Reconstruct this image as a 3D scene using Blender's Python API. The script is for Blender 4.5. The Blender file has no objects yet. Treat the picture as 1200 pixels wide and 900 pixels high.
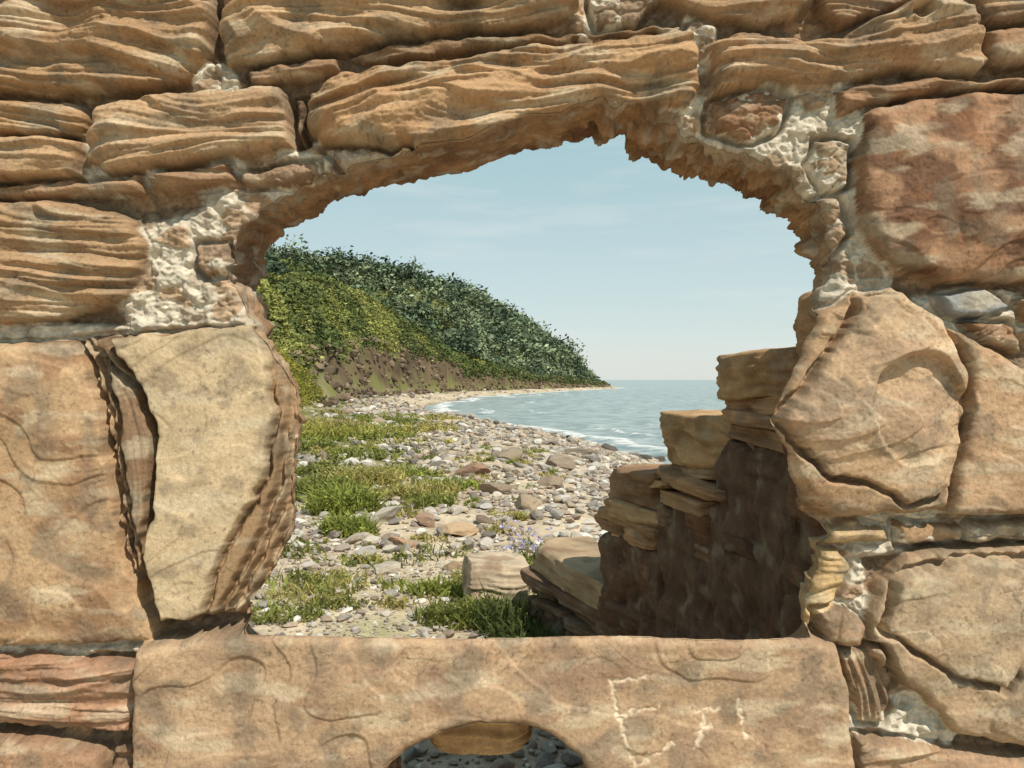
import bpy, math, numpy as np, bmesh
from mathutils import Vector
rng=np.random.default_rng(7)
# ------------------------------------------------------------------ noise
P=rng.permutation(256); P=np.concatenate([P,P,P])
A=rng.uniform(0,2*np.pi,256); GX=np.cos(A); GY=np.sin(A)
G3=rng.normal(size=(256,3)); G3/=np.linalg.norm(G3,axis=1)[:,None]
def pn(x,y,s=0):
    x=np.asarray(x,float)+s*17.31; y=np.asarray(y,float)+s*9.77
    xi=np.floor(x).astype(int); yi=np.floor(y).astype(int)
    fx=x-xi; fy=y-yi; xi&=255; yi&=255
    u=fx*fx*fx*(fx*(fx*6-15)+10); v=fy*fy*fy*(fy*(fy*6-15)+10)
    def g(i,j,dx,dy):
        h=P[P[i]+j]; return GX[h]*dx+GY[h]*dy
    a=g(xi,yi,fx,fy); b=g(xi+1,yi,fx-1,fy); c=g(xi,yi+1,fx,fy-1); d=g(xi+1,yi+1,fx-1,fy-1)
    return (a+(b-a)*u+(c-a)*v+(a-b-c+d)*u*v)*1.5
def fbm(x,y,o=4,s=0,g=.5):
    r=0;a=1
    for k in range(o):
        r=r+a*pn(x*2**k,y*2**k,s+k*3.1); a*=g
    return r
def pn3(x,y,z,s=0):
    x=x+s*13.7;y=y+s*5.3;z=z+s*7.9
    xi=np.floor(x).astype(int); yi=np.floor(y).astype(int); zi=np.floor(z).astype(int)
    fx=x-xi;fy=y-yi;fz=z-zi; xi&=255;yi&=255;zi&=255
    f=lambda t:t*t*t*(t*(t*6-15)+10)
    u=f(fx);v=f(fy);w=f(fz)
    def g(i,j,k):
        G=G3[P[P[P[xi+i]+yi+j]+zi+k]]
        return G[...,0]*(fx-i)+G[...,1]*(fy-j)+G[...,2]*(fz-k)
    l=lambda a,b,t:a+(b-a)*t
    return l(l(l(g(0,0,0),g(1,0,0),u),l(g(0,1,0),g(1,1,0),u),v),l(l(g(0,0,1),g(1,0,1),u),l(g(0,1,1),g(1,1,1),u),v),w)*1.5
def fbm3(x,y,z,o=4,s=0):
    r=0;a=1
    for k in range(o):
        r=r+a*pn3(x*2**k,y*2**k,z*2**k,s+k*2.3); a*=.5
    return r
def worley(x,y,s=0):
    xi=np.floor(x).astype(int); yi=np.floor(y).astype(int)
    f1=np.full(x.shape,9.);f2=np.full(x.shape,9.);idc=np.zeros(x.shape,int)
    for i in(-1,0,1):
        for j in(-1,0,1):
            a=(xi+i)&255;b=(yi+j)&255
            h=P[P[a]+b]; h2=P[h+37+s]
            d=np.hypot(xi+i+.1+.8*h/255-x, yi+j+.1+.8*h2/255-y)
            m=d<f1
            f2=np.where(m,f1,np.minimum(f2,d)); idc=np.where(m,h,idc); f1=np.where(m,d,f1)
    return f1,f2,idc
def ss(a,b,x):
    t=np.clip((x-a)/(b-a),0,1); return t*t*(3-2*t)
def lin(c):
    c=np.array(c,float)/255; return np.where(c<.04045,c/12.92,((np.maximum(c,0)+.055)/1.055)**2.4)
def desat(C,w,tint=(1,1,1)):
    g=(C*np.array([.3,.55,.15])).sum(-1,keepdims=True); return (C*(1-w)+g*w)*np.array(tint)
# ------------------------------------------------------------------ mesh helper
def mk(name,V,F,C=None,mat=None,smooth=True,parent=None,extra=None):
    me=bpy.data.meshes.new(name)
    V=np.asarray(V,np.float32); F=np.asarray(F,np.int32); n,k=F.shape
    me.vertices.add(len(V)); me.vertices.foreach_set("co",V.ravel())
    me.loops.add(n*k); me.loops.foreach_set("vertex_index",F.ravel())
    me.polygons.add(n); me.polygons.foreach_set("loop_start",np.arange(0,n*k,k,dtype=np.int32))
    me.polygons.foreach_set("use_smooth",np.full(n,smooth,bool))
    if C is not None:
        at=me.attributes.new("Col","FLOAT_COLOR","POINT")
        C4=np.ones((len(V),4),np.float32); C4[:,:3]=np.clip(C,0.005,.9); at.data.foreach_set("color",C4.ravel())
    if extra:
        for kx,vx in extra.items():
            at=me.attributes.new(kx,"FLOAT","POINT"); at.data.foreach_set("value",np.asarray(vx,np.float32))
    me.update(calc_edges=True)
    ob=bpy.data.objects.new(name,me); bpy.context.scene.collection.objects.link(ob)
    if mat: me.materials.append(mat)
    if parent: ob.parent=parent
    return ob
def gridfaces(nr,nc,off=0):
    i=np.arange(nr*nc).reshape(nr,nc)+off
    return np.stack([i[:-1,:-1],i[:-1,1:],i[1:,1:],i[1:,:-1]],-1).reshape(-1,4)
def empty(name):
    e=bpy.data.objects.new(name,None); bpy.context.scene.collection.objects.link(e); return e
# ------------------------------------------------------------------ materials
def mat_attr(name,rough=.9,n1=60,n2=300,var=.3,bump=.4,dist=.003,spec=.2,trans=False):
    m=bpy.data.materials.new(name); m.use_nodes=True; nt=m.node_tree; N=nt.nodes; L=nt.links
    b=N["Principled BSDF"]; b.inputs["Roughness"].default_value=rough
    b.inputs["Specular IOR Level"].default_value=spec
    at=N.new("ShaderNodeAttribute"); at.attribute_name="Col"
    tc=N.new("ShaderNodeTexCoord")
    a=N.new("ShaderNodeTexNoise"); a.inputs["Scale"].default_value=n1; a.inputs["Detail"].default_value=5; a.inputs["Roughness"].default_value=.7
    L.new(tc.outputs["Object"],a.inputs["Vector"])
    mr=N.new("ShaderNodeMapRange"); mr.inputs[1].default_value=.25; mr.inputs[2].default_value=.75
    mr.inputs[3].default_value=1-var; mr.inputs[4].default_value=1+var
    L.new(a.outputs["Fac"],mr.inputs[0])
    vm=N.new("ShaderNodeVectorMath"); vm.operation='MULTIPLY'
    L.new(at.outputs["Color"],vm.inputs[0]); L.new(mr.outputs[0],vm.inputs[1])
    L.new(vm.outputs[0],b.inputs["Base Color"])
    if bump>0:
        bp=N.new("ShaderNodeBump"); bp.inputs["Strength"].default_value=bump; bp.inputs["Distance"].default_value=dist
        L.new(a.outputs["Fac"],bp.inputs["Height"]); L.new(bp.outputs[0],b.inputs["Normal"])
    if trans:
        tr=N.new("ShaderNodeBsdfTranslucent"); L.new(vm.outputs[0],tr.inputs[0])
        mx=N.new("ShaderNodeMixShader"); mx.inputs[0].default_value=.35
        L.new(b.outputs[0],mx.inputs[1]); L.new(tr.outputs[0],mx.inputs[2]); L.new(mx.outputs[0],N["Material Output"].inputs[0])
    return m
M_wall=mat_attr("sandstone",.92,120,420,.28,.55,.004,.12)
M_rock=mat_attr("beach_rock_mat",.85,40,160,.25,.4,.004,.25)
M_leaf=mat_attr("leaf_mat",.6,3,20,.25,0,0,.2,True)
M_hill=mat_attr("hill_leaf_mat",.8,.6,20,.3,0,0,.1,False)
M_ground=mat_attr("ground_mat",.95,9,60,.35,.7,.03,.1)
# ================================================================== FRONT WALL
D=1.6; K=D/867.; CZ=1.6; HV=445.
X=lambda u:(u-600)*K
Z=lambda v:CZ-(v-HV)*K
us=np.concatenate([np.arange(-700,-60,8),np.arange(-60,1260,1.25),np.arange(1260,1901,8)])
vs=np.concatenate([np.arange(-130,-22,4),np.arange(-22,922,1.25),np.arange(922,1330,6)])
U,V=np.meshgrid(us,vs)
def sdpoly(px,py,poly):
    poly=np.asarray(poly,float); d=np.full(px.shape,1e12); s=np.zeros(px.shape,bool)
    n=len(poly)
    for i in range(n):
        ax,ay=poly[i]; bx,by=poly[(i+1)%n]
        ex,ey=bx-ax,by-ay; l=ex*ex+ey*ey+1e-9
        t=np.clip(((px-ax)*ex+(py-ay)*ey)/l,0,1)
        dx=px-ax-t*ex; dy=py-ay-t*ey
        d=np.minimum(d,dx*dx+dy*dy)
        c=((ay>py)!=(by>py))
        if abs(ey)>1e-9: s^=c&(px<(bx-ax)*(py-ay)/ey+ax)
    return np.where(s,1,-1)*np.sqrt(d)   # + inside
def resample(pts,step,closed=True):
    p=np.array(pts,float); q=np.vstack([p,p[:1]]) if closed else p
    dq=np.diff(q,axis=0)
    l=np.r_[0,np.cumsum(np.hypot(dq[:,0],dq[:,1]))]
    n=max(3,int(l[-1]/step)); t=np.linspace(0,l[-1],n,endpoint=not closed)
    return np.stack([np.interp(t,l,q[:,i]) for i in range(q.shape[1])],1)
# outline (u, v, e=visible reveal depth factor, jaggedness, slope behind)
OP=[(292,737,.0,1,.42),(290,704,.01,1.5,.6),(320,668,.02,1.5,.7),(344,622,.02,1.5,.7),(343,590,.02,1.5,.7),(347,540,.02,1.5,.7),(354,490,.02,1.5,.7),(346,450,.03,1.5,.7),(326,400,.05,2.5,.7),
(312,375,.09,4,.7),(300,340,.12,5,.7),(305,310,.13,5,.7),(318,285,.13,5,.7),(332,265,.13,5,.7),(370,245,.13,5,.7),(400,232,.14,4,.7),(450,222,.14,3,.7),(480,215,.15,2,.7),(560,207,.16,1.5,.7),(590,195,.16,1.5,.7),
(615,183,.16,1.5,.7),(650,178,.15,2,.7),(690,165,.15,5,.7),(702,174,.15,7,.7),(716,164,.15,7,.7),(742,173,.15,7,.7),(770,185,.14,8,.7),(800,197,.14,8,.7),(815,205,.14,8,.7),(840,210,.14,8,.7),(870,222,.13,8,.7),
(905,240,.12,8,.7),(930,260,.10,7,.7),(947,285,.08,7,.7),(958,302,.06,5,.7),(960,330,.05,4,.7),(958,350,.03,3,.7),(950,385,.0,2,.7),(930,430,.0,1.5,.7),(915,460,.0,1.5,.7),(901,495,.0,1.5,.7),(918,525,.0,1.5,.7),(925,555,.0,1.5,.7),(945,595,.0,2,.7),(966,622,.02,4,.7),
(952,660,.02,5,.7),(940,700,.02,4,.6),(943,742,.0,1,.42),(850,742,.0,.8,.42),(700,739,.0,.8,.42),(540,742,.0,.8,.42),(440,738,.0,.8,.42)]
op=resample(OP,2.0)
e=op[:,2]; fu=600+(op[:,0]-600)*(1+e); fv=HV+(op[:,1]-HV)*(1+e)
op1=np.stack([fu,fv],1)
def jag(p,amp,s):
    t=np.roll(p,-1,0)-np.roll(p,1,0); n=np.stack([t[:,1],-t[:,0]],1); n/=np.linalg.norm(n,axis=1)[:,None]+1e-9
    a=fbm(p[:,0]/28,p[:,1]/28,4,s)*amp
    return p+n*a[:,None]
C1=jag(op1,op[:,3],3)
AR=[(440,1090),(441,960),(446,905),(458,882),(482,862),(520,843),(565,833),(610,835),(648,850),(678,873),(694,903),(700,960),(702,1090)]
C2=jag(resample(AR,3.0),2,5)
def opening_sd(px,py):
    r=None
    for c in(C1,C2):
        s=-sdpoly(px,py,c[::14]); m=np.abs(s)<26
        s[m]=-sdpoly(px[m],py[m],c)
        r=s if r is None else np.minimum(r,s)
    return r      # + in wall
SO=opening_sd(U,V)
def blob(cx,cy,rx,ry): return np.hypot((U+5*fbm(U/40,V/40,2,60)-cx)/rx,(V+5*fbm(U/40,V/40,2,61)-cy)/ry)
# --- mortar / rubble base.  white crumbly mortar sits in a few packed areas, elsewhere joints are thin and brown
wx=U+7*fbm(U/26,V/26,4,1); wy=V+7*fbm(U/26,V/26,4,2)
f1,f2,cid=worley(wx/36,wy/22)
edge=ss(0,.16,f2-f1)
rid=1-np.abs(pn(U/22,V/15,71))*2; rid2=1-np.abs(pn(U/9+.5*rid,V/7,72))*2
pack=np.zeros(U.shape)
for (a_,b_,c_,d_) in [(225,330,105,85),(330,212,110,40),(430,190,95,36),(860,140,80,60),(960,190,75,110),(985,300,75,70),(1010,630,75,28),(980,690,45,60),(1005,800,50,95),(1060,850,80,45),(700,0,35,60),(1150,370,90,35),(300,285,80,95),(1130,615,160,24),(820,60,24,60),(130,190,60,40),(250,100,30,30),(60,395,140,18),(60,760,140,12)]:
    pack=np.maximum(pack,ss(1.15,.75,np.hypot((U-a_)/c_,(V-b_)/d_)))
H=-.044+.024*pack+.016*edge*(P[cid]/255.-.2)+.012*fbm(U/55,V/55,3,4)+.006*rid+.0035*rid2+.002*fbm(U/6,V/6,2,5)
tanr=lin((164,130,96)); 
rc=(P[cid+9]/255.)[...,None]
pk=(edge*(P[cid+5]/255.>.66))[...,None]*.8
wm=ss(.15,.65,pack+.35*fbm(U/30,V/24,4,73))[...,None]
mort=lin((208,198,182))*wm+lin((136,114,92))*(1-wm)
COL=mort*(1-pk)+ (tanr*(.7+.6*rc))*pk
COL=COL*(1+.30*fbm(U/12,V/12,4,8)[...,None])
mm=ss(.15,.5,fbm(U/35,V/35,4,9))[...,None]; COL=COL*(1-mm*.45)+lin((144,116,90))*mm*.45
def stone(poly,c,base=.0,style='slab',w=14,rd=.03,tilt=(0,0),amp=1.,ang=0,rust=.2,ewarp=3.5,c2=None,seed=None,bulge=.01):
    global H,COL
    poly=np.array(poly,float); k=stone.n; stone.n+=1; sd_=k*1.37 if seed is None else seed
    x0,y0=poly.min(0)-12; x1,y1=poly.max(0)+12
    i0,i1=np.searchsorted(vs,[y0,y1]); j0,j1=np.searchsorted(us,[x0,x1])
    if i1-i0<2 or j1-j0<2: return
    sl=(slice(i0,i1),slice(j0,j1)); u=U[sl]; v=V[sl]
    wu=u+ewarp*fbm(u/30,v/30,4,sd_); wv=v+ewarp*fbm(u/30,v/30,4,sd_+5)
    s=sdpoly(wu,wv,poly)
    cx,cy=(x0+x1)/2,(y0+y1)/2; sx,sy=(x1-x0)/2,(y1-y0)/2
    q=1-np.clip(s/w,0,1)
    h=base-rd*(1-np.sqrt(np.clip(1-q*q,0,1)))+bulge*np.clip(s/60,0,1)
    h=h+tilt[0]*(u-cx)/sx+tilt[1]*(v-cy)/sy
    ca,sa=math.cos(ang),math.sin(ang); ru=(u-cx)*ca+(v-cy)*sa; rv=-(u-cx)*sa+(v-cy)*ca
    lum=np.zeros(u.shape)
    if style=='strata':
        low=fbm(ru/260,rv/95,2,sd_)
        st=rv+24*low+3*fbm(ru/70,rv/45,2,sd_+1)
        n1=pn(ru/520,st/17,sd_+2); n2=pn(ru/280,st/7.0,sd_+3); n3=pn(ru/130,st/3.4,sd_+4)
        led=(1-np.abs(n1)*2.0); saw=(st/24+1.0*pn(ru/300,rv/85,sd_+8))%1.0
        sawp=np.where(saw<.88,saw/.88,(1-saw)/.12)
        sc=1-np.abs(pn(ru/110+.5*low,rv/42,sd_+6))*2
        act=ss(-.35,.35,fbm(ru/130,rv/60,2,sd_+17))
        h=h+amp*(.0085*led+.0125*sawp*(.35+.65*act)+.0048*n2*(.4+.8*act)+.0018*n3+.014*low+.011*sc-.014)
        h=h+amp*.0012*fbm(u/8,v/5,3,sd_+7)
        lum=.16*n2+.18*n3+.14*n1+.14*low+.10*pn(ru/80,st/1.7,sd_+19)
    elif style=='slab':
        low=fbm(u/190,v/150,2,sd_); 
        t=low*2.6+.10*fbm(u/45,v/45,2,sd_+2); fl=np.floor(t); fr=t-fl; step=fl+ss(.0,.10,fr)
        t2=1.7*fbm(u/75,v/60,2,sd_+21); f2_=np.floor(t2); step2=f2_+ss(0,.14,t2-f2_)
        mk_=ss(.0,.35,pn(u/120,v/100,sd_+22))
        h=h+amp*(.0042*step+.0018*step2*mk_+.007*low+.0020*fbm(u/34,v/28,4,sd_+3)+.0005*fbm(u/5,v/5,3,sd_+4))
        lum=.16*fbm(u/70,v/60,5,sd_+5)+.06*pn(u/7,v/7,sd_+6)+.05*(fr-.5)
    elif style=='rough':
        a,b,cc=worley(u/24+.4*fbm(u/40,v/40,2,sd_),v/17,int(k)%50)
        h=h+amp*(.012*fbm(u/50,v/40,4,sd_)+.008*ss(0,.2,b-a)*(P[cc]/255.)+.003*fbm(u/9,v/7,4,sd_+3))
        lum=.15*fbm(u/25,v/20,4,sd_+5)
    cb=lin(c); col=np.ones(u.shape+(3,))*cb
    if c2 is not None:
        m=ss(-.15,.45,fbm(u/70,v/60,4,sd_+11))[...,None]; col=col*(1-m)+lin(c2)*m
    m=(rust*ss(.0,.7,fbm(u/60,v/34,4,sd_+12)))[...,None]; col=col*(1-m)+lin((156,104,62))*m
    m=(.5*ss(.1,.6,fbm(u/85,v/30,4,sd_+14)))[...,None]; col=col*(1-m)+lin((208,192,164))*m
    m=(.50*ss(.05,.55,fbm(u/50,v/50,5,sd_+16)))[...,None]; col=col*(1-m)+lin((126,114,98))*m
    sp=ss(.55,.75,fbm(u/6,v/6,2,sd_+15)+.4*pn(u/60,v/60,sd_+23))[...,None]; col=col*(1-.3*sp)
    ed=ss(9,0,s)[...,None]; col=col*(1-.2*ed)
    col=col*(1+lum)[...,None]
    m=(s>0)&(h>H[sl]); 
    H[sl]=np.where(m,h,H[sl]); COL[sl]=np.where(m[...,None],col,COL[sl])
    gap=(s<=0)&(s>-5); H[sl]=np.where(gap,np.minimum(H[sl],base-.030-.004*(5+s)),H[sl])
stone.n=0
T=(184,142,102)
def course(xa,xb,ya,yb):
    y=ya
    while y<yb-20:
        hh=min(rng.uniform(60,110),yb-y); x=xa-rng.uniform(0,60)
        while x<xb-20:
            ww=rng.uniform(110,260); xe=min(x+ww,xb)
            if xe-x>25:
                j=lambda:rng.uniform(-4,4)
                a=max(x,xa)+4
                stone([(a+j(),y+4+j()),((a+xe)/2,y+4+j()),(xe-4+j(),y+4+j()),(xe-4+j(),y+hh-4+j()),((a+xe)/2,y+hh-4+j()),(a+j(),y+hh-4+j())],
                  (170+j()*3,130+j()*3,94+j()*3),rng.uniform(-.01,.012),['strata','slab','strata'][rng.integers(3)])
            x=xe
        y+=hh
course(-700,-60,-130,1330); course(1262,1900,-130,1330)
course(-60,440,965,1330); course(704,1262,965,1330); course(440,704,1095,1330); course(-60,1262,-130,-62)
# --- rows of the photograph
stone([(-58,-60),(246,-60),(252,20),(248,58),(228,92),(150,110),(60,112),(-58,108)],(176,138,98),.03,'strata',w=22,rd=.035,amp=1.5,ang=.03)
stone([(258,-60),(688,-60),(676,8),(640,30),(560,36),(480,42),(400,58),(330,70),(264,78),(256,30)],(188,152,112),.025,'strata',w=20,rd=.03,amp=1.4,ang=-.06)
stone([(692,-60),(768,-60),(772,0),(745,28),(700,30),(690,0)],(160,134,110),-.01,'rough',w=16)
stone([(285,82),(398,64),(404,84),(330,96),(290,98)],(165,128,94),.0,'strata',w=9,rd=.02)
stone([(405,62),(500,46),(640,36),(720,34),(800,28),(798,38),(700,46),(560,58),(430,76)],(150,116,84),.0,'strata',w=9,rd=.02)
stone([(-58,116),(92,118),(108,136),(104,160),(-58,162)],(180,140,98),.022,'strata',w=14,rd=.03,amp=1.1)
stone([(-58,166),(60,162),(100,168),(95,212),(-58,215)],(190,152,112),.028,'strata',w=14,rd=.03,amp=.8)
stone([(116,126),(200,112),(330,99),(340,116),(343,150),(345,176),(200,196),(128,207),(102,186),(112,152)],(188,152,114),.028,'strata',w=18,rd=.035,ang=-.12,amp=1.)
stone([(342,112),(356,110),(355,165),(346,168)],(120,95,75),-.02,'rough',w=6)
stone([(-58,219),(100,212),(165,205),(168,226),(90,232),(-58,236)],(168,132,98),.008,'strata',w=9,rd=.02)
stone([(172,206),(268,193),(276,214),(232,222),(180,226)],(165,128,96),.016,'strata',w=10,rd=.02)
stone([(280,200),(372,188),(374,206),(330,216),(284,218)],(160,130,104),.0,'rough',w=8,rd=.02)
stone([(-58,238),(60,235),(148,250),(176,288),(164,318),(150,352),(60,376),(-58,386)],(178,142,104),.03,'strata',w=18,rd=.035,amp=1.2,ang=.05)
stone([(362,112),(400,88),(500,76),(620,56),(740,46),(808,36),(816,60),(822,104),(802,126),(760,124),(720,136),(640,150),(600,175),(560,215),(500,226),(470,200),(470,176),(380,168),(360,152)],(184,144,102),.045,'strata',w=26,rd=.045,ang=-.12,amp=1.5)
stone([(376,172),(482,176),(488,200),(440,208),(400,200)],(186,172,154),-.004,'rough',w=12)
stone([(770,-60),(950,-60),(956,0),(930,22),(880,34),(810,18),(772,0)],(178,142,104),.02,'strata',w=16,rd=.03,ang=.1)
stone([(828,56),(870,38),(930,52),(990,42),(1050,8),(1100,-6),(1136,20),(1156,74),(1140,92),(1060,84),(980,98),(900,98),(836,112)],(184,146,108),.045,'strata',w=20,rd=.04,ang=-.12,amp=1.4)
stone([(960,-60),(1134,-60),(1134,-8),(1095,-12),(1030,14),(985,30),(960,8)],(166,130,98),.0,'strata',w=12,rd=.03)
stone([(1142,-60),(1262,-60),(1262,20),(1190,30),(1150,25)],(176,136,100),.01,'strata',w=14)
stone([(1148,34),(1190,34),(1262,24),(1262,68),(1180,78),(1158,70)],(170,130,96),.02,'slab',w=12)
stone([(978,104),(1060,90),(1150,96),(1262,86),(1262,106),(1100,108),(1040,122),(984,136)],(172,132,98),.022,'strata',w=10,rd=.025)
stone([(1012,134),(1060,120),(1130,112),(1262,112),(1262,326),(1180,332),(1100,330),(1030,306),(1002,262),(1004,176)],(124,88,66),.03,'slab',w=16,rd=.03,c2=(180,136,102),amp=1.1,rust=.45)
stone([(832,118),(900,102),(930,112),(915,150),(880,165),(850,160),(828,150)],(156,116,84),-.004,'rough',w=14,rust=.4)
stone([(960,160),(1000,165),(998,215),(970,225),(950,190)],(168,142,116),-.008,'rough',w=14)
stone([(950,232),(985,228),(998,268),(975,300),(950,280)],(158,132,108),-.008,'rough',w=14)
stone([(1094,346),(1150,340),(1186,358),(1150,374),(1110,368)],(156,160,168),.01,'slab',w=8,rd=.02,rust=0)
stone([(1196,350),(1262,345),(1262,380),(1200,378)],(170,130,95),.0,'slab',w=8,rd=.02)
stone([(1130,374),(1190,382),(1200,415),(1150,400)],(160,122,92),.0,'rough',w=8,rd=.02)
# big shell-like stone: a plate that breaks away at lower left, then the right block
stone([(880,495),(922,420),(950,370),(1000,344),(1045,338),(1092,368),(1118,398),(1128,440),(1122,520),(1110,598),(1040,602),(975,608),(935,580),(905,530)],(188,152,116),.034,'slab',w=20,rd=.04,amp=.9,rust=.2,bulge=.012)
stone([(905,492),(945,440),(975,398),(1000,352),(1045,343),(1088,372),(1114,400),(1124,440),(1118,520),(1106,570),(1060,588),(1010,560),(965,556),(930,520)],(200,166,130),.044,'slab',w=16,rd=.022,amp=1.1,rust=.06,bulge=.024,c2=(188,154,124),ewarp=4)
stone([(1100,378),(1160,412),(1190,430),(1262,432),(1262,602),(1180,602),(1106,600),(1120,520),(1130,440)],(192,154,118),.036,'slab',w=12,rd=.03,amp=1.3,rust=.2)
stone([(1050,612),(1130,616),(1128,634),(1056,640)],(172,136,100),.0,'slab',w=8,rd=.02)
stone([(1140,612),(1262,610),(1262,634),(1140,636)],(180,162,140),-.004,'rough',w=8,rd=.02)
stone([(930,618),(1000,612),(1040,618),(1044,636),(980,640),(950,640)],(190,160,118),.01,'strata',w=10,rd=.03,amp=.6)
stone([(925,645),(985,642),(1000,668),(980,700),(970,720),(920,770),(915,700)],(200,166,112),.005,'strata',w=14,rd=.03,amp=.7)
stone([(1064,648),(1120,642),(1262,640),(1262,872),(1180,872),(1120,858),(1084,822),(1018,768),(1014,722),(1032,686)],(188,158,126),.028,'slab',w=14,rd=.03,amp=1.2,c2=(174,148,118),rust=.15)
stone([(1050,672),(1120,652),(1262,650),(1262,742),(1200,760),(1170,800),(1120,790),(1060,752),(1030,735)],(192,164,132),.038,'slab',w=10,rd=.012,amp=.8,c2=(178,152,122),rust=.08,ewarp=5)
stone([(952,716),(990,708),(1010,730),(1004,758),(970,752)],(176,140,108),.02,'slab',w=12,rd=.03)
stone([(980,760),(1030,756),(1050,800),(1040,850),(1010,850),(992,800)],(160,132,104),.01,'strata',w=12,rd=.03,ang=1.3)
stone([(1000,862),(1050,868),(1120,880),(1262,888),(1262,962),(1010,962)],(172,138,108),.012,'strata',w=12,rd=.03)
# left column
stone([(-58,404),(60,398),(112,396),(138,440),(150,560),(172,655),(188,722),(182,752),(100,757),(-58,757)],(194,158,118),.015,'slab',w=14,rd=.03,amp=.9,c2=(166,128,94),rust=.25)
for k_,(o_,b_) in enumerate([(0,.000),(10,.008),(19,.017)]):
    stone([(96+o_,396),(150,392),(190,470),(196,560),(184,640),(204,726),(188+o_*.3,734),(150+o_,655),(134+o_,560),(128+o_,480),(108+o_,420)],(168-12*k_,134-10*k_,102-8*k_),b_+.012,'strata',w=6,rd=.012,ang=1.45,amp=.3,ewarp=4,bulge=0)
for k_,(o_,b_) in enumerate([(42,-.016),(31,-.002),(20,.012),(10,.025)]):
    stone([(140,396),(316,382),(322+o_*.3,430),(332+o_*.55,485),(322+o_*.8,560),(298+o_*1.05,620),(262+o_*1.3,685),(250+o_*1.0,712+o_*.25),(196,728),(176,665),(186,600),(192,500),(168,440)],(182-4*k_,146-3*k_,106-2*k_),b_+.010,'slab',w=5,rd=.009,amp=.3,ewarp=4,bulge=0)
stone([(136,396),(226,388),(316,381),(318,430),(328,482),(314,560),(290,606),(256,670),(248,714),(196,727),(176,662),(186,600),(193,500),(166,440)],(208,182,144),.05,'slab',w=7,rd=.012,amp=.5,ewarp=5,rust=.06,bulge=.003)
stone([(230,284),(262,282),(266,314),(240,326),(228,310)],(168,140,116),-.005,'rough',w=8,rd=.02)
stone([(-58,764),(60,768),(160,776),(165,802),(152,862),(100,858),(-58,842)],(180,136,106),.018,'strata',w=12,rd=.03,amp=1.,rust=.4)
stone([(-58,856),(50,864),(118,882),(120,962),(-58,962)],(168,130,100),.02,'slab',w=14,rd=.03)
stone([(128,880),(158,874),(160,962),(126,962)],(150,116,90),.005,'strata',w=8,rd=.02)
# sill
stone([(168,752),(230,742),(285,738),(300,715),(935,715),(950,744),(976,752),(988,800),(992,862),(1000,962),(158,962),(162,860)],(192,158,124),.055,'slab',w=12,rd=.025,amp=.9,ewarp=2.2,c2=(172,140,112),rust=.2,bulge=.003)
# open vertical cracks in the layered stone at the left
def crack(pts,w,dep):
    p=np.array(pts,float); i0,i1=np.searchsorted(vs,[p[:,1].min()-10,p[:,1].max()+10]); j0,j1=np.searchsorted(us,[p[:,0].min()-20,p[:,0].max()+20]); sl=(slice(i0,i1),slice(j0,j1))
    u=U[sl]+4*fbm(U[sl]/22,V[sl]/22,3,170); v=V[sl]; d=np.full(u.shape,1e3)
    for a,b in zip(p[:-1],p[1:]):
        ex,ey=b-a; t=np.clip(((u-a[0])*ex+(v-a[1])*ey)/(ex*ex+ey*ey),0,1); d=np.minimum(d,np.hypot(u-a[0]-t*ex,v-a[1]-t*ey))
    ww=w*(.6+.7*np.clip(.5+pn(V[sl]/40,U[sl]*0,171),0,1)); H[sl]-=dep*ss(1,.25,d/ww)
crack([(112,400),(134,425),(166,452),(188,500),(188,560),(178,610),(174,660),(190,718)],6.5,.045)
crack([(98,402),(120,450),(130,520),(142,590),(158,655),(184,724)],4.5,.03)
crack([(108,410),(142,470),(152,560),(160,630),(180,690)],3,.015)
r=blob(1062,478,58,66); rim=ss(1,.90,r); yy_=np.clip((V-415)/130,0,1)
H-=rim*(.026*(1-.75*yy_))*(1-.35*ss(.9,0,r)); H+=.006*ss(1.3,1.02,r)*ss(.92,1.0,r)*(1-yy_)
r=blob(1072,22,13,9); H-=.05*ss(1,.6,r)
for (a_,b_,c_,d_,e_) in [(120,18,95,26,.034),(620,88,70,16,.026),(470,110,70,16,.022),(1000,78,80,18,.024),(380,20,80,14,.024),(740,100,50,22,.018),(60,300,60,14,.018),(250,150,60,14,.012),(560,10,60,12,.02),(60,70,80,14,.02)]:
    r=blob(a_,b_,c_,d_); H-=e_*ss(1.1,.2,r)
def stroke(a,b,w=4.0,dep=.003):
    i0,i1=np.searchsorted(vs,[770,895]); j0,j1=np.searchsorted(us,[695,885]); sl=(slice(i0,i1),slice(j0,j1)); u=U[sl]+3*fbm(U[sl]/9,V[sl]/9,2,70); v=V[sl]+3*fbm(U[sl]/9,V[sl]/9,2,71)
    ex,ey=b[0]-a[0],b[1]-a[1]; t=np.clip(((u-a[0])*ex+(v-a[1])*ey)/(ex*ex+ey*ey),0,1)
    d=np.hypot(u-a[0]-t*ex,v-a[1]-t*ey); m=ss(w,w*.2,d)*np.clip(.75+.9*fbm(u/6,v/6,2,72),0,1)
    H[sl]-=dep*m; COL[sl]=COL[sl]*(1-.8*m[...,None])+lin((244,222,194))*.8*m[...,None]
for a_,b_ in [((711,786),(722,830)),((722,830),(741,884)),((711,790),(752,783)),((722,826),(768,816)),((741,882),(784,856)),((805,824),(836,818)),((822,820),(810,860)),((808,846),(826,838)),((858,812),(866,852))]:
    stroke(a_,b_)
q=1-np.clip(SO/9,0,1); H-=.018*(1-np.sqrt(np.clip(1-q*q,0,1)))
H=np.maximum(H,-.078)
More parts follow.
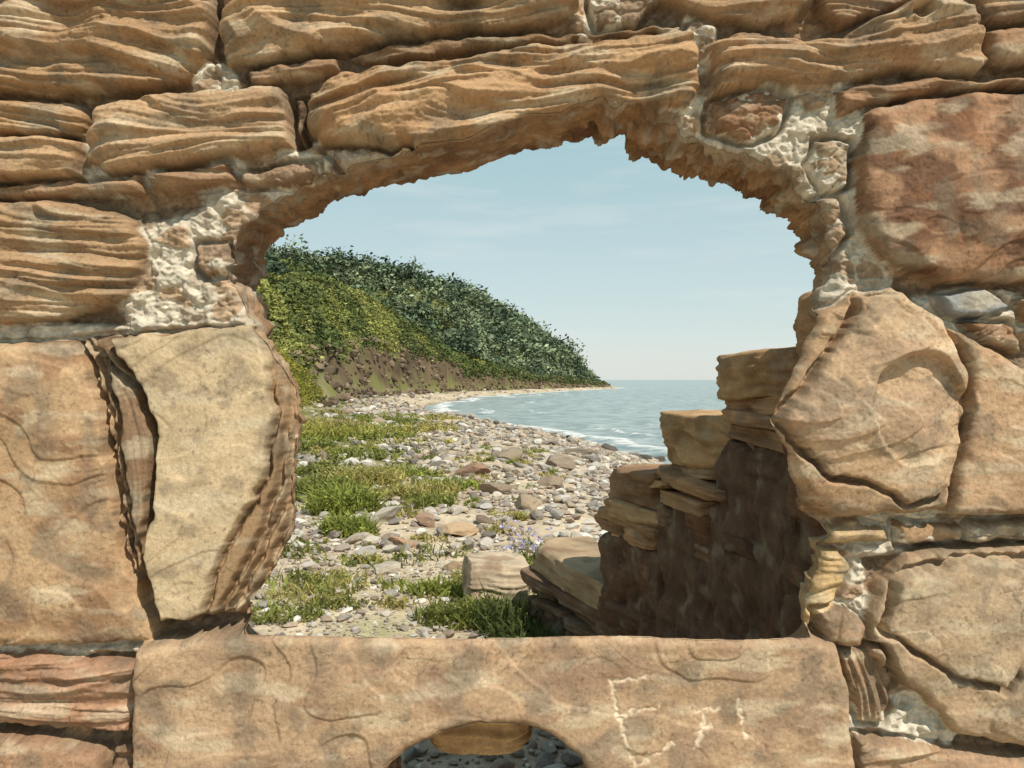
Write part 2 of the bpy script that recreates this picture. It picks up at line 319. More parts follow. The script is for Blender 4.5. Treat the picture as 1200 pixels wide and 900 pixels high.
def blur(a):
    b=a.copy(); b[1:-1]=(a[:-2]+2*a[1:-1]+a[2:])/4; c=b.copy(); c[:,1:-1]=(b[:,:-2]+2*b[:,1:-1]+b[:,2:])/4; return c
Hb=blur(blur(blur(H))); dif=np.abs(H-Hb); wgt=ss(.0012,.004,dif); wgt=np.clip(blur(blur(wgt))*1.6,0,1); H=H*(1-wgt)+Hb*wgt
COL=desat(COL,.20,(1.0,.98,.91))*.88
gy,gx=np.gradient(SO,vs,us); gl=np.hypot(gx,gy)+1e-6
neg=SO<0
PU=np.where(neg,U-SO*gx/gl,U); PV=np.where(neg,V-SO*gy/gl,V)
topw=ss(-60,-130,V); 
XX=X(PU); ZZ=Z(PV)+topw*(.07*fbm(U/90,V*0,3,80)); YY=D-H+topw*.03
pos=~neg; cell=pos[:-1,:-1]|pos[1:,:-1]|pos[:-1,1:]|pos[1:,1:]
F=gridfaces(*U.shape)[cell.ravel()]
F=F[:,::-1]
used=np.zeros(U.size,bool); used[F.ravel()]=True; remap=np.cumsum(used)-1
Vv=np.stack([XX,YY,ZZ],-1).reshape(-1,3)[used]
W=empty("stone_wall")
THK=.36
mk("wall_face",Vv,remap[F],COL.reshape(-1,3)[used],M_wall,True,W)
def cap(line,name):
    n=len(line); rings=[]
    for dd in np.linspace(0,1,12):
        p=line.copy(); p[:,1]=line[:,1]*(1-dd)+(D+THK)*dd; 
        if 0<dd<1: p+= (.03*fbm3(p[:,0]*6,p[:,1]*6,p[:,2]*6,3,2))[:,None]*np.array([0,0,1])
        rings.append(p)
    p=np.vstack(rings); mk(name,p,gridfaces(12,n),np.ones((len(p),3))*lin(T)*.7,M_wall,True,W)
GG=np.stack([XX,YY,ZZ],-1)
cap(GG[0],"wall_top"); cap(GG[:,0],"wall_end_left"); cap(GG[:,-1],"wall_end_right")
def sample(arr,u,v):
    j=np.clip(np.searchsorted(us,u)-1,0,len(us)-2); i=np.clip(np.searchsorted(vs,v)-1,0,len(vs)-2)
    return arr[i,j]
def reveal(C,e,jg,name,slope):
    n=len(C); t=np.roll(C,-1,0)-np.roll(C,1,0)
    t=sum(np.roll(t,k,0) for k in range(-8,9)); nm=np.stack([t[:,1],-t[:,0]],1); nm/=np.linalg.norm(nm,axis=1)[:,None]
    test=-sdpoly(C[:,0]+nm[:,0]*4,C[:,1]+nm[:,1]*4,C[::5]); 
    if np.mean(test>0)<.5: nm=-nm
    hs=sample(H,C[:,0]+nm[:,0]*.9,C[:,1]+nm[:,1]*.9)
    cs=sum(sample(COL[...,k],C[:,0]+nm[:,0]*6,C[:,1]+nm[:,1]*6)[:,None]*np.eye(3)[k] for k in range(3))
    cs=sum(np.roll(cs,k,0) for k in range(-7,8))/15
    hs=sum(np.roll(hs,k,0) for k in range(-2,3))/5
    deps=np.r_[-1,np.arange(0,THK+.07,.006)]
    x0=X(C[:,0]);z0=Z(C[:,1]); nx=nm[:,0]; nz=-nm[:,1]
    td=e*D; Vs=[];Cs=[]
    for d in deps:
        if d<0:
            Vs.append(np.stack([x0+nx*.008,D-hs+.014,z0+nz*.008],1)); x,y,z=Vs[-1].T
        else:
            y=np.minimum(D-hs+d,D+THK)
            out=np.maximum(0,d-td)*slope
            ramp=ss(0,.03,d)
            x=x0+nx*out; z=z0+nz*out
            nn=fbm3(x*14,y*14,z*14,3,4); bl=np.abs(pn3(x*22,y*20,z*34,6))
            st=pn3(x*6,y*9,z*70+3*nn,9)
            a=jg*K*ramp
            off=a*(1.3*nn-2.2*(.35-bl)*0.9+1.0*st)+.005*ramp*st
            off=off+ .004*ramp
            x=x+nx*off; z=z+nz*off
            Vs.append(np.stack([x,y,z],1))
        nn=fbm3(x*9,y*9,z*9,4,14); n2=pn3(x*12,y*12,z*60,19)
        m=ss(-.3,.5,nn)[:,None]; col=lin((184,142,98))*(1-m)+lin((150,112,78))*m
        m=ss(.1,.5,fbm3(x*16,y*16,z*16,3,24))[:,None]; col=desat(col*(1-m*.75)+lin((196,182,162))*m*.75,.15)
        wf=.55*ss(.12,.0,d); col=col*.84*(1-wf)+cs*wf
        Cs.append(col*(.9+.3*n2)[:,None])
    Vs=np.array(Vs); Cs=np.array(Cs)
    Vs=np.concatenate([Vs,Vs[:,:1]],1); Cs=np.concatenate([Cs,Cs[:,:1]],1)
    mk(name,Vs.reshape(-1,3),gridfaces(len(deps),n+1),Cs.reshape(-1,3),M_wall,True,W)
    return Vs[-1,:-1]
L1=reveal(C1,e,op[:,3],"window_reveal",op[:,4])
L2=reveal(C2,np.full(len(C2),.0),np.full(len(C2),1.5),"arch_reveal",0.)
ub=np.arange(-700,1905,8.); vb=np.arange(-130,1330,8.); UB,VB=np.meshgrid(ub,vb)
inv=lambda L:np.stack([600+L[::6,0]/K,HV-(L[::6,2]-CZ)/K],1)
sb=np.minimum(-sdpoly(UB,VB,inv(L1)),-sdpoly(UB,VB,inv(L2)))
gy,gx=np.gradient(sb,8.,8.); gl=np.hypot(gx,gy)+1e-6; ng=sb<0
pu=np.where(ng,UB-sb*gx/gl,UB); pv=np.where(ng,VB-sb*gy/gl,VB)
f1,f2,ci=worley(UB/120,VB/70,3)
yb=D+THK+np.where(sb<6,0,.02*ss(0,.3,f2-f1))
xb=X(pu);zb=Z(pv)
po=~ng; ce=po[:-1,:-1]|po[1:,:-1]|po[:-1,1:]|po[1:,1:]
Fb=gridfaces(*UB.shape)[ce.ravel()]
cb=np.ones(UB.shape+(3,))*lin(T)*.7*(.8+.4*(P[ci]/255.))[...,None]
mk("wall_back",np.stack([xb,yb,zb],-1).reshape(-1,3),Fb,cb.reshape(-1,3),M_wall,True,W)

# ================================================================== TERRAIN
YS=[-20,0,20,27,32,37,47,60,68,87,124,187,255,275,300,340,420]; XS=[12,9,6.5,5,3.7,1.7,-2.2,-7,-8.5,-9.5,-6,12,38,38,20,-40,-300]
YC=[-20,0,20,35,50,70,90,105,143,187,240,258,290,330,420]; XC=[-7,-7,-8,-10,-13,-17,-17,-14.5,-8.5,9,30,33,13,-60,-340]
SEA=-1.4
CY=[0,45,70,90,150,190,250]; CC=[0,.2,1.6,3.6,3.6,2.4,1.0]
def terr(x,y):
    xs=np.interp(y,YS,XS); xc=np.interp(y,YC,XC)+2.2*fbm(y/13,y*0+3.3,3,4)*ss(20,60,y)
    t=(xs-x)/np.maximum(xs-xc,1)
    B=np.interp(y,[0,30,70,150,300],[1.4,1.3,1.1,.8,.6])
    b=SEA+B*np.where(t<0,np.maximum(2.2*t,-3),1-(1-np.clip(2*t,0,1))**1.5)
    d=np.maximum(0,xc-x)
    C=np.interp(y,CY,CC)
    cl=C*ss(0,2.4,d)
    H1=np.interp(y,[0,30,60,110,130,145,160,175,190,250],[6,10,18.5,22.0,17.5,13.5,11,7.5,6,3])
    h1=cl+(H1-C)*(1-np.exp(-d/12))
    h2=np.interp(d,[0,8,16,27,38,56,88,200],[0,3,10,17.5,24,30,35.5,39])*ss(165,212,y)*(1-ss(275,330,y))*(1+.10*fbm(x/16,y/16,3,37))
    k=ss(0,6,d)
    z=b+np.maximum(h1,h2)+k*(2.0*fbm(x/20,y/20,4,31))+ss(0,1,d)*.3*fbm(x/4,y/4,2,33)
    z+= (1-ss(0,2,d))*(.05*fbm(x/3,y/3,3,35)+ss(8,30,y)*.12*fbm(x/9,y/9,2,36))*ss(-.05,.1,t)
    return z,t,d,xs,xc
def cumspace(segs):
    o=[]; 
    for a,b,s in segs: o.append(np.arange(a,b,s))
    o.append([segs[-1][1]]); return np.concatenate(o)
gx_=cumspace([(-400,-120,6),(-120,-50,1.0),(-50,-12,.4),(-12,12,.12),(12,60,.6)])
gy_=cumspace([(-8,0,.5),(0,16,.08),(16,60,.25),(60,200,.8),(200,420,1.6)])
GXm,GYm=np.meshgrid(gx_,gy_)
z,t,d,xs_,xc_=terr(GXm,GYm)
n=fbm(GXm/3,GYm/3,4,41)[...,None]; nf=fbm(GXm/.5,GYm/.5,3,42)[...,None]
sand=lin((186,170,148))*(1+.3*n+.25*nf)
wet=ss(.12,.0,t)[...,None]; sand=sand*(1-.45*wet)
grass=lin((134,138,84))*.60*(1+.6*n); cliff=lin((120,102,82))*.65*(1+.6*fbm(GXm/2.5,z/1.5+GYm/6,4,44)[...,None])
Ccl=np.interp(GYm,CY,CC)
hg=ss(.0,1.2,d+.8*n[...,0])[...,None]
col=sand*(1-hg)+grass*hg
cm=(ss(0,.4,d)*ss(3.0,1.6,d+1.6*fbm(GXm/6,GYm/6,3,45))*ss(.6,2,Ccl))[...,None]
col=col*(1-cm)+cliff*cm
gb=(ss(.58,.9,t+.35*fbm(GXm/5,GYm/7,3,46))*ss(8,16,GYm))[...,None]*(1-hg)
col=col*(1-gb)+lin((146,146,92))*.6*gb
mk("ground",np.stack([GXm,GYm,z],-1).reshape(-1,3),gridfaces(*GXm.shape),col.reshape(-1,3),M_ground,True)

# ================================================================== SEA
sx=cumspace([(-6000,-600,600),(-600,-60,20),(-60,80,.6),(80,600,20),(600,6000,600)])
sy=cumspace([(-60,10,5),(10,140,.6),(140,420,2),(420,1500,60),(1500,9000,1500)])
SX,SY=np.meshgrid(sx,sy); xsh=np.interp(SY,YS,XS)
sd_=(SX-xsh)*.8
amp=ss(900,60,SY)*ss(0,10,sd_)*.10
wz=amp*(pn(SX/5+.8*pn(SX/14,SY/9,2),SY/2.6,50)+.5*pn(SX/2.2,SY/1.4,51))
ph=sd_+1.6*fbm(SX/9,SY/9,3,52)
def crest(c,w): return np.exp(-((ph-c)/w)**2)
brk=crest(1.0,.9)+.9*crest(4.6,.6)*ss(-.2,.2,pn(SX/16,SY/16,53))+.75*crest(9,.55)*ss(-.05,.3,pn(SX/14,SY/14,54))
swell=.18*brk*(sd_>-3)
m=bpy.data.materials.new("sea_water"); m.use_nodes=True; nt=m.node_tree; N=nt.nodes; L=nt.links; b=N["Principled BSDF"]
b.inputs["IOR"].default_value=1.33
tc=N.new("ShaderNodeTexCoord"); mp=N.new("ShaderNodeMapping"); mp.inputs["Scale"].default_value=(.45,.9,1); L.new(tc.outputs["Object"],mp.inputs[0])
n1=N.new("ShaderNodeTexNoise"); n1.inputs["Scale"].default_value=1.3; n1.inputs["Detail"].default_value=8; n1.inputs["Roughness"].default_value=.65; L.new(mp.outputs[0],n1.inputs["Vector"])
bp=N.new("ShaderNodeBump"); bp.inputs["Strength"].default_value=1; bp.inputs["Distance"].default_value=.38; L.new(n1.outputs["Fac"],bp.inputs["Height"]); L.new(bp.outputs[0],b.inputs["Normal"])
at=N.new("ShaderNodeAttribute"); at.attribute_name="foam"
n2=N.new("ShaderNodeTexNoise"); n2.inputs["Scale"].default_value=2.2; n2.inputs["Detail"].default_value=9; n2.inputs["Roughness"].default_value=.75; L.new(mp.outputs[0],n2.inputs["Vector"])
mr=N.new("ShaderNodeMapRange"); mr.inputs[1].default_value=0;mr.inputs[2].default_value=1;mr.inputs[3].default_value=.72;mr.inputs[4].default_value=.36; L.new(at.outputs["Fac"],mr.inputs[0])
sb_=N.new("ShaderNodeMath"); sb_.operation='SUBTRACT'; L.new(n2.outputs["Fac"],sb_.inputs[0]); L.new(mr.outputs[0],sb_.inputs[1])
ml=N.new("ShaderNodeMath"); ml.operation='MULTIPLY'; ml.use_clamp=True; ml.inputs[1].default_value=9; L.new(sb_.outputs[0],ml.inputs[0])
wv=N.new("ShaderNodeMix"); wv.data_type='RGBA'; wv.inputs[6].default_value=(.17,.24,.25,1); wv.inputs[7].default_value=(.44,.49,.48,1)
mr2=N.new("ShaderNodeMapRange"); mr2.inputs[1].default_value=.36; mr2.inputs[2].default_value=.64; L.new(n1.outputs["Fac"],mr2.inputs[0]); L.new(mr2.outputs[0],wv.inputs[0])
cr=N.new("ShaderNodeMix"); cr.data_type='RGBA'; L.new(wv.outputs[2],cr.inputs[6]); cr.inputs[7].default_value=(.74,.75,.74,1); L.new(ml.outputs[0],cr.inputs[0])
L.new(cr.outputs[2],b.inputs["Base Color"])
rr=N.new("ShaderNodeMapRange"); rr.inputs[3].default_value=.3; rr.inputs[4].default_value=.8; L.new(ml.outputs[0],rr.inputs[0]); L.new(rr.outputs[0],b.inputs["Roughness"])
mk("sea",np.stack([SX,SY,SEA+wz+swell],-1).reshape(-1,3),gridfaces(*SX.shape),None,m,True,None,{"foam":np.clip(brk,0,1).ravel()})

# ================================================================== FOLIAGE
def leaves(cen,rad,npl,size,cols):
    n=len(cen); idx=np.repeat(np.arange(n),npl); m=len(idx)
    dv=rng.normal(size=(m,3)); dv/=np.linalg.norm(dv,axis=1)[:,None]; dv[:,2]=np.abs(dv[:,2])*1.0-.15
    rr=(.45+.6*rng.random(m))**.8; lump=1+.25*fbm3(dv[:,0]*2+idx*3.1,dv[:,1]*2,dv[:,2]*2,2,5)
    p=cen[idx]+dv*rad[idx]*(rr*lump)[:,None]
    a=rng.normal(size=(m,3)); a[:,2]*=.6; a/=np.linalg.norm(a,axis=1)[:,None]
    b=np.cross(a,dv+rng.normal(size=(m,3))*.5); b/=np.linalg.norm(b,axis=1)[:,None]+1e-9
    s=(size[idx]*rng.uniform(.6,1.4,m))[:,None]
    V=np.stack([p-a*s,p-b*s*.45,p+a*s,p+b*s*.45],1).reshape(-1,3)
    F=np.arange(m*4).reshape(-1,4)
    c=cols[idx]*(1+.45*rng.uniform(-1,1,m))[:,None]; c=np.repeat(c,4,0)
    return V,F,c
def join(parts):
    V=[];F=[];C=[];o=0
    for v,f,c in parts: V.append(v);F.append(f+o);C.append(c);o+=len(v)
    return np.vstack(V),np.vstack(F),np.vstack(C)
parts=[]
def hillpts(n,x0,x1,y0,y1,cond):
    x=rng.uniform(x0,x1,n);y=rng.uniform(y0,y1,n); z,t,d,_,_=terr(x,y); k=cond(x,y,z,d); return x[k],y[k],z[k],d[k]
g1=lin((172,174,98)); g2=lin((112,126,76)); g4=lin((88,106,84)); g5=lin((126,138,106))  # last two: back-hill greens, paled and greyed to paint in distance haze
# front slope: pale grass meadow with darker scrub in drifts
x,y,z,d=hillpts(22000,-75,8,50,190,lambda x,y,z,d:(d>1.6)&(d<60)&((y<172)|(d<7)))
nz=fbm(x/12,y/12,4,90); f=ss(-.05,.30,nz)[:,None]; sz=np.where(nz>.12,rng.uniform(.5,1.5,len(x)),rng.uniform(.22,.5,len(x)))
parts.append(leaves(np.stack([x,y,z],1),np.stack([sz*1.2,sz*1.2,sz*.8],1),14,.13+.12*sz,(g1*(1-f)*.68+g2*f*.55)*(.75+.5*rng.random((len(x),1)))))
def bank(n,y0,y1,d0,d1):
    y=rng.uniform(y0,y1,n); x_=np.full(n,0.); xc=terr(x_,y)[4]; x=xc-rng.uniform(d0,d1,n); z=terr(x,y)[0]; return x,y,z
x,y,z=bank(6500,48,150,1.9,9); nz=fbm(x/6,y/9,3,190); sz=rng.uniform(.22,.75,len(x)); f=ss(-.2,.3,nz)[:,None]
parts.append(leaves(np.stack([x,y,z],1),np.stack([sz,sz,sz*.8],1),14,.12+.12*sz,(g2*.55*f+g1*.62*(1-f))*(.6+.7*rng.random((len(x),1)))))
x,y,z=bank(3500,140,245,1.2,6); sz=rng.uniform(.4,1.0,len(x))
parts.append(leaves(np.stack([x,y,z],1),np.stack([sz,sz,sz*.8],1),14,.2+.1*sz,np.ones((len(x),3))*g2*.62*(.6+.7*rng.random((len(x),1)))))
x,y,z,d=hillpts(2000,-75,-12,60,160,lambda x,y,z,d:(d>14)&(pn(x/10,y/10,91)>.1))
sz=rng.uniform(.9,2.2,len(x)); parts.append(leaves(np.stack([x,y,z+.4],1),np.stack([sz,sz,sz*1.0],1),40,.20+.08*sz,np.ones((len(x),3))*g4*.7*(.7+.6*rng.random((len(x),1)))))
# wooded back hill: mixed crown sizes, taller emergent trees
x,y,z,d=hillpts(6200,-95,33,168,262,lambda x,y,z,d:(d>4)&(d<120))
big=rng.random(len(x))>.90
sz=(rng.uniform(.8,2.4,len(x))+rng.uniform(1.0,3.2,len(x))*big)*ss(2,14,d)+.5; f=ss(-.35,.35,fbm(x/9,y/9,4,92))[:,None]
parts.append(leaves(np.stack([x,y,z+sz*.6],1),np.stack([sz,sz,sz*.95],1),42,.24+.09*sz,(g4*(1-f)+g5*f)*.85*(.4+1.2*rng.random((len(x),1)))))
v,f,c=join(parts); mk("hill_foliage",v,f,c,M_hill,False)
parts=[]
x,y,z,d=hillpts(1500,-16,-6.3,22,52,lambda x,y,z,d:(d>-.01)&(x< -.235*y+.2))
k=d>.3; x,y,z,d=x[k],y[k],z[k],d[k]; x,y,z,d=x[:240],y[:240],z[:240],d[:240]
sz=rng.uniform(.4,1.15,len(x)); f=rng.random((len(x),1))
parts.append(leaves(np.stack([x,y,z+.1],1),np.stack([sz,sz,sz*.95],1),360,.055+.03*sz,(lin((184,174,78))*f+lin((122,132,68))*(1-f))*.8))
v,f,c=join(parts); mk("shrub_bank",v,f,c,M_leaf,False)
def blades(cx,cy,r,h,n,col,w=.006,base=None):
    a=rng.uniform(0,2*np.pi,n); q=np.sqrt(rng.random(n))*r; x=cx+q*np.cos(a)*1.2; y=cy+q*np.sin(a)*.8
    z=terr(x,y)[0]-.01 if base is None else np.full(n,base)
    hh=h*rng.uniform(.4,1.1,n)*(1-.4*q/r); ln=rng.normal(size=(n,2))*.45; wd=rng.uniform(0,np.pi,n); w_=w*rng.uniform(.6,1.5,n)
    V=[];
    for s_,ww in((0,1),(.4,.9),(.75,.6),(1,.08)):
        ox=ln[:,0]*hh*s_**1.8; oy=ln[:,1]*hh*s_**1.8
        px=x+ox;py=y+oy;pz=z+hh*s_*(1-.15*s_)
        V.append(np.stack([px-np.cos(wd)*w_*ww,py-np.sin(wd)*w_*ww,pz],1)); V.append(np.stack([px+np.cos(wd)*w_*ww,py+np.sin(wd)*w_*ww,pz],1))
    V=np.stack(V,1).reshape(-1,3); i=(np.arange(n)*8)[:,None]
    F=np.concatenate([i+np.array([[0,1,3,2]]),i+np.array([[2,3,5,4]]),i+np.array([[4,5,7,6]])])
    c=np.repeat(np.array(col)*(1+.35*rng.uniform(-1,1,(n,1))),8,0); return V,F,c
G=lin((146,152,80))*.75; Gd=lin((104,118,66))*.75; Gy=lin((188,178,108))*.8; Gb=lin((158,166,82))*.8
parts=[]
def weed(cx,cy,r,h,n,lf=.02,cc=G,nb=None):
    k=max(4,int(n/45)); a=rng.uniform(0,6.28,k); q=np.sqrt(rng.random(k))*r*rng.uniform(.8,1.3,k)
    x=cx+q*np.cos(a)*1.2;y=cy+q*np.sin(a)*.8; z=terr(x,y)[0]; s_=h*rng.uniform(.25,.6,k)
    parts.append(leaves(np.stack([x,y,z+s_*.35],1),np.stack([s_*.8,s_*.8,s_],1),45,np.full(k,lf),np.ones((k,3))*cc*(.6+.8*rng.random((k,1)))))
    parts.append(blades(cx,cy,r,h,nb or n//3,cc,.006+.0006*cy))
weed(-2.05,9.0,.34,.55,2000,.026,Gb); weed(-1.7,7.7,.24,.34,1300,.022,Gb); weed(-2.6,10.2,.4,.5,1500,.03,G); weed(-2.3,11.6,.55,.45,1500,.03,Gy); weed(-1.9,12.4,.5,.35,900,.03,Gb)
weed(-1.35,10.4,.5,.34,1300,.028,Gy); weed(-1.0,9.4,.25,.28,700,.024,G); weed(-.9,10.9,.35,.3,700,.024,Gb)
weed(-.38,4.95,.24,.22,1000,.014,G); weed(-.15,5.0,.2,.26,800,.015,G); weed(-.55,5.6,.2,.22,600,.015,Gb); weed(-.2,5.9,.2,.3,500,.015,Gy); weed(.08,4.7,.12,.18,300,.014,G); weed(.25,4.3,.12,.22,300,.013,Gd)
weed(-1.55,4.95,.25,.14,600,.013,G); weed(-1.25,5.2,.15,.12,300,.013,G); weed(-1.5,5.6,.2,.12,300,.013,Gy)
weed(-5.2,20.5,1.5,.6,2600,.05,lin((170,168,86))*.8); weed(-4.4,22,1.2,.45,1600,.05,Gy); weed(-6.4,24,1.6,.7,2600,.05,Gy); weed(-3.4,25,1.4,.35,900,.05,Gy); weed(-5.0,17.5,.8,.4,1100,.04,G)
for i in range(34): weed(rng.uniform(-8.5,-2.6),rng.uniform(12,34),rng.uniform(.4,1.1),rng.uniform(.2,.45),420,.045,[Gy,G,Gb][i%3])
for i in range(90): 
    yy=rng.uniform(5.2,18); weed(rng.uniform(-.3,.06)*yy,yy,rng.uniform(.06,.30),rng.uniform(.08,.24),150,.016,[G,Gy,Gb][i%3])
for q in np.linspace(0,1,16): weed(.98-.95*q-.16,2.9+2.0*q,.14,.22+.20*rng.random(),320,.013,Gd)
for i in range(5): weed(.15+rng.uniform(-.15,.15),6.1+rng.uniform(-.3,.3),.12,.3,160,.014,G)
v,f,c=join(parts); mk("grass",v,f,c,M_leaf,False)
k=40; a=rng.normal(size=(k,2))*np.array([.12,.2]); fx=.12+a[:,0]; fy=6.2+a[:,1]; fz=terr(fx,fy)[0]+rng.uniform(.2,.38,k)
v,f,c=leaves(np.stack([fx,fy,fz],1),np.full((k,3),.020),8,np.full(k,.015),np.ones((k,3))*lin((196,190,232))); mk("wildflowers",v,f,c,M_leaf,False)

# ================================================================== ROCKS
def rockvar(sub,ncut,seed):
    r=np.random.default_rng(seed); bm=bmesh.new(); bmesh.ops.create_icosphere(bm,subdivisions=sub,radius=1)
    v=np.array([x.co[:] for x in bm.verts]); f=np.array([[q.index for q in x.verts] for x in bm.faces]); bm.free()
    for i in range(ncut):
        n=r.normal(size=3); n/=np.linalg.norm(n); c=r.uniform(.45,.8); dd=v@n; v=v-np.maximum(0,dd-c)[:,None]*n*.95
    v=v+ .06*np.stack([fbm3(v[:,0]*1.7+seed,v[:,1]*1.7,v[:,2]*1.7,2,k) for k in range(3)],1)
    return v,f
RV={1:[rockvar(1,7,s) for s in range(10)],2:[rockvar(2,9,s+20) for s in range(12)],3:[rockvar(4,12,s+50) for s in range(8)]}
cols=[desat(lin(c),.25) for c in [(194,182,162),(206,196,180),(180,164,144),(164,156,146),(188,166,138),(148,136,122),(218,210,198),(174,150,126),(194,184,168)]]
def rocks(x,y,s,lod,flat=(.3,.7),cl=None,sink=.2,z=None):
    parts=[]
    zz=terr(x,y)[0] if z is None else z
    var=rng.integers(0,len(RV[lod]),len(x))
    for k in range(len(RV[lod])):
        m=np.where(var==k)[0]; 
        if not len(m): continue
        v,f=RV[lod][k]; n=len(m)
        S=np.stack([rng.uniform(.8,1.4,n),rng.uniform(.6,1.,n),rng.uniform(*flat,n)],1)*s[m][:,None]*.5
        p=v[None]*S[:,None,:]; a=rng.uniform(0,6.28,n); tl=rng.normal(size=n)*.18
        ct,st=np.cos(tl)[:,None],np.sin(tl)[:,None]; px,pz=p[...,0]*ct-p[...,2]*st,p[...,0]*st+p[...,2]*ct
        ca,sa=np.cos(a)[:,None],np.sin(a)[:,None]
        X_=px*ca-p[...,1]*sa+x[m][:,None]; Y_=px*sa+p[...,1]*ca+y[m][:,None]; Z_=pz+zz[m][:,None]+(S[:,2]*(1-2*sink))[:,None]
        c=np.array([cols[i] for i in rng.integers(0,len(cols),n)]) if cl is None else cl[m]
        c=c*rng.uniform(.65,1.2,(n,1))
        parts.append((np.stack([X_,Y_,Z_],-1).reshape(-1,3),(f[None]+(np.arange(n)*len(v))[:,None,None]).reshape(-1,3),np.repeat(c,len(v),0)))
    return join(parts)
def wedge(n,y0,y1,a0,a1,pw=1.):
    y=y0+(y1-y0)*rng.random(n)**pw; x=y*rng.uniform(a0,a1,n)
    _,t,d,_,_=terr(x,y); k=(t>-.02)&(d<.5)&(rng.random(n)>.8*ss(.6,1,t+.3*pn(x/3,y/3,95))*ss(8,14,y))&(rng.random(n)>.75*ss(.1,.5,fbm(x/1.6,y/2.2,3,96))); 
    return x[k],y[k]
parts=[]
x,y=wedge(4500,2.3,8,-.42,.32); parts.append(rocks(x,y,.02+.09*rng.random(len(x))**2.4,2))
x,y=wedge(4500,7,14,-.42,.34); parts.append(rocks(x,y,.04+.17*rng.random(len(x))**2.4,2))
x,y=wedge(7500,12,28,-.42,.34); parts.append(rocks(x,y,.06+.28*rng.random(len(x))**2.6,1))
x,y=wedge(7000,26,75,-.40,.2); parts.append(rocks(x,y,.10+.5*rng.random(len(x))**2.8,1))
x,y=wedge(2200,70,250,-.25,.15); parts.append(rocks(x,y,.3+.9*rng.random(len(x))**2,1))
x,y=wedge(5000,2.3,7,-.42,.32); parts.append(rocks(x,y,.012+.025*rng.random(len(x)),1))
x,y,z=bank(1500,50,245,-.6,2.4); parts.append(rocks(x,y,.4+1.0*rng.random(len(x))**2,1,(.5,.9),np.ones((len(x),3))*lin((136,118,98))*(.5+.7*rng.random((len(x),1)))))
BR=[(-.72,12.6,.75,(158,126,104)),(-1.9,11.9,.4,(205,196,184)),(-1.05,7.2,.28,(172,140,114)),(-1.45,8.4,.42,(196,186,172)),(-.95,8.2,.36,(170,142,120)),(-1.3,6.7,.34,(176,170,162)),(-1.05,6.2,.26,(176,166,150)),(-.55,7.7,.5,(190,162,130)),(-.3,8.4,.36,(154,134,116)),
(-.9,5.5,.2,(180,172,162)),(.55,11.5,.6,(170,150,128)),(.2,9.4,.5,(184,164,138)),(-.2,10.6,.5,(176,156,134)),(.9,14,.7,(150,134,118)),(-2.4,13,.5,(180,170,158)),(-.1,15,.8,(160,144,124)),(-1.6,16,.6,(190,180,166)),(1.6,18,.9,(150,136,120)),(-.5,6.4,.22,(168,140,118)),(.3,7.3,.4,(190,176,154)),(0,7.9,.34,(170,154,134)),
(-.28,3.3,.15,(206,170,136)),(.02,3.4,.14,(186,136,100)),(.17,3.6,.08,(190,170,146)),(-.12,3.8,.09,(170,140,112)),(-1.7,6.3,.22,(182,172,160)),(-1.55,7.4,.3,(186,176,162)),(.35,5.2,.26,(176,156,130)),(.05,5.6,.22,(188,170,146)),(.45,5.8,.3,(170,148,124))]
for i in range(26):
    yy=rng.uniform(19,60); BR.append((np.interp(yy,YS,XS)-rng.uniform(-.6,1.4),yy,rng.uniform(.4,1.0),(104,96,88)))
B=np.array([b[:3] for b in BR]); parts.append(rocks(B[:,0],B[:,1],B[:,2],3,(.35,.6),np.array([lin(b[3]) for b in BR]),.25))
v,f,c=join(parts); mk("beach_rocks",v,f,c*.84,M_rock,False)

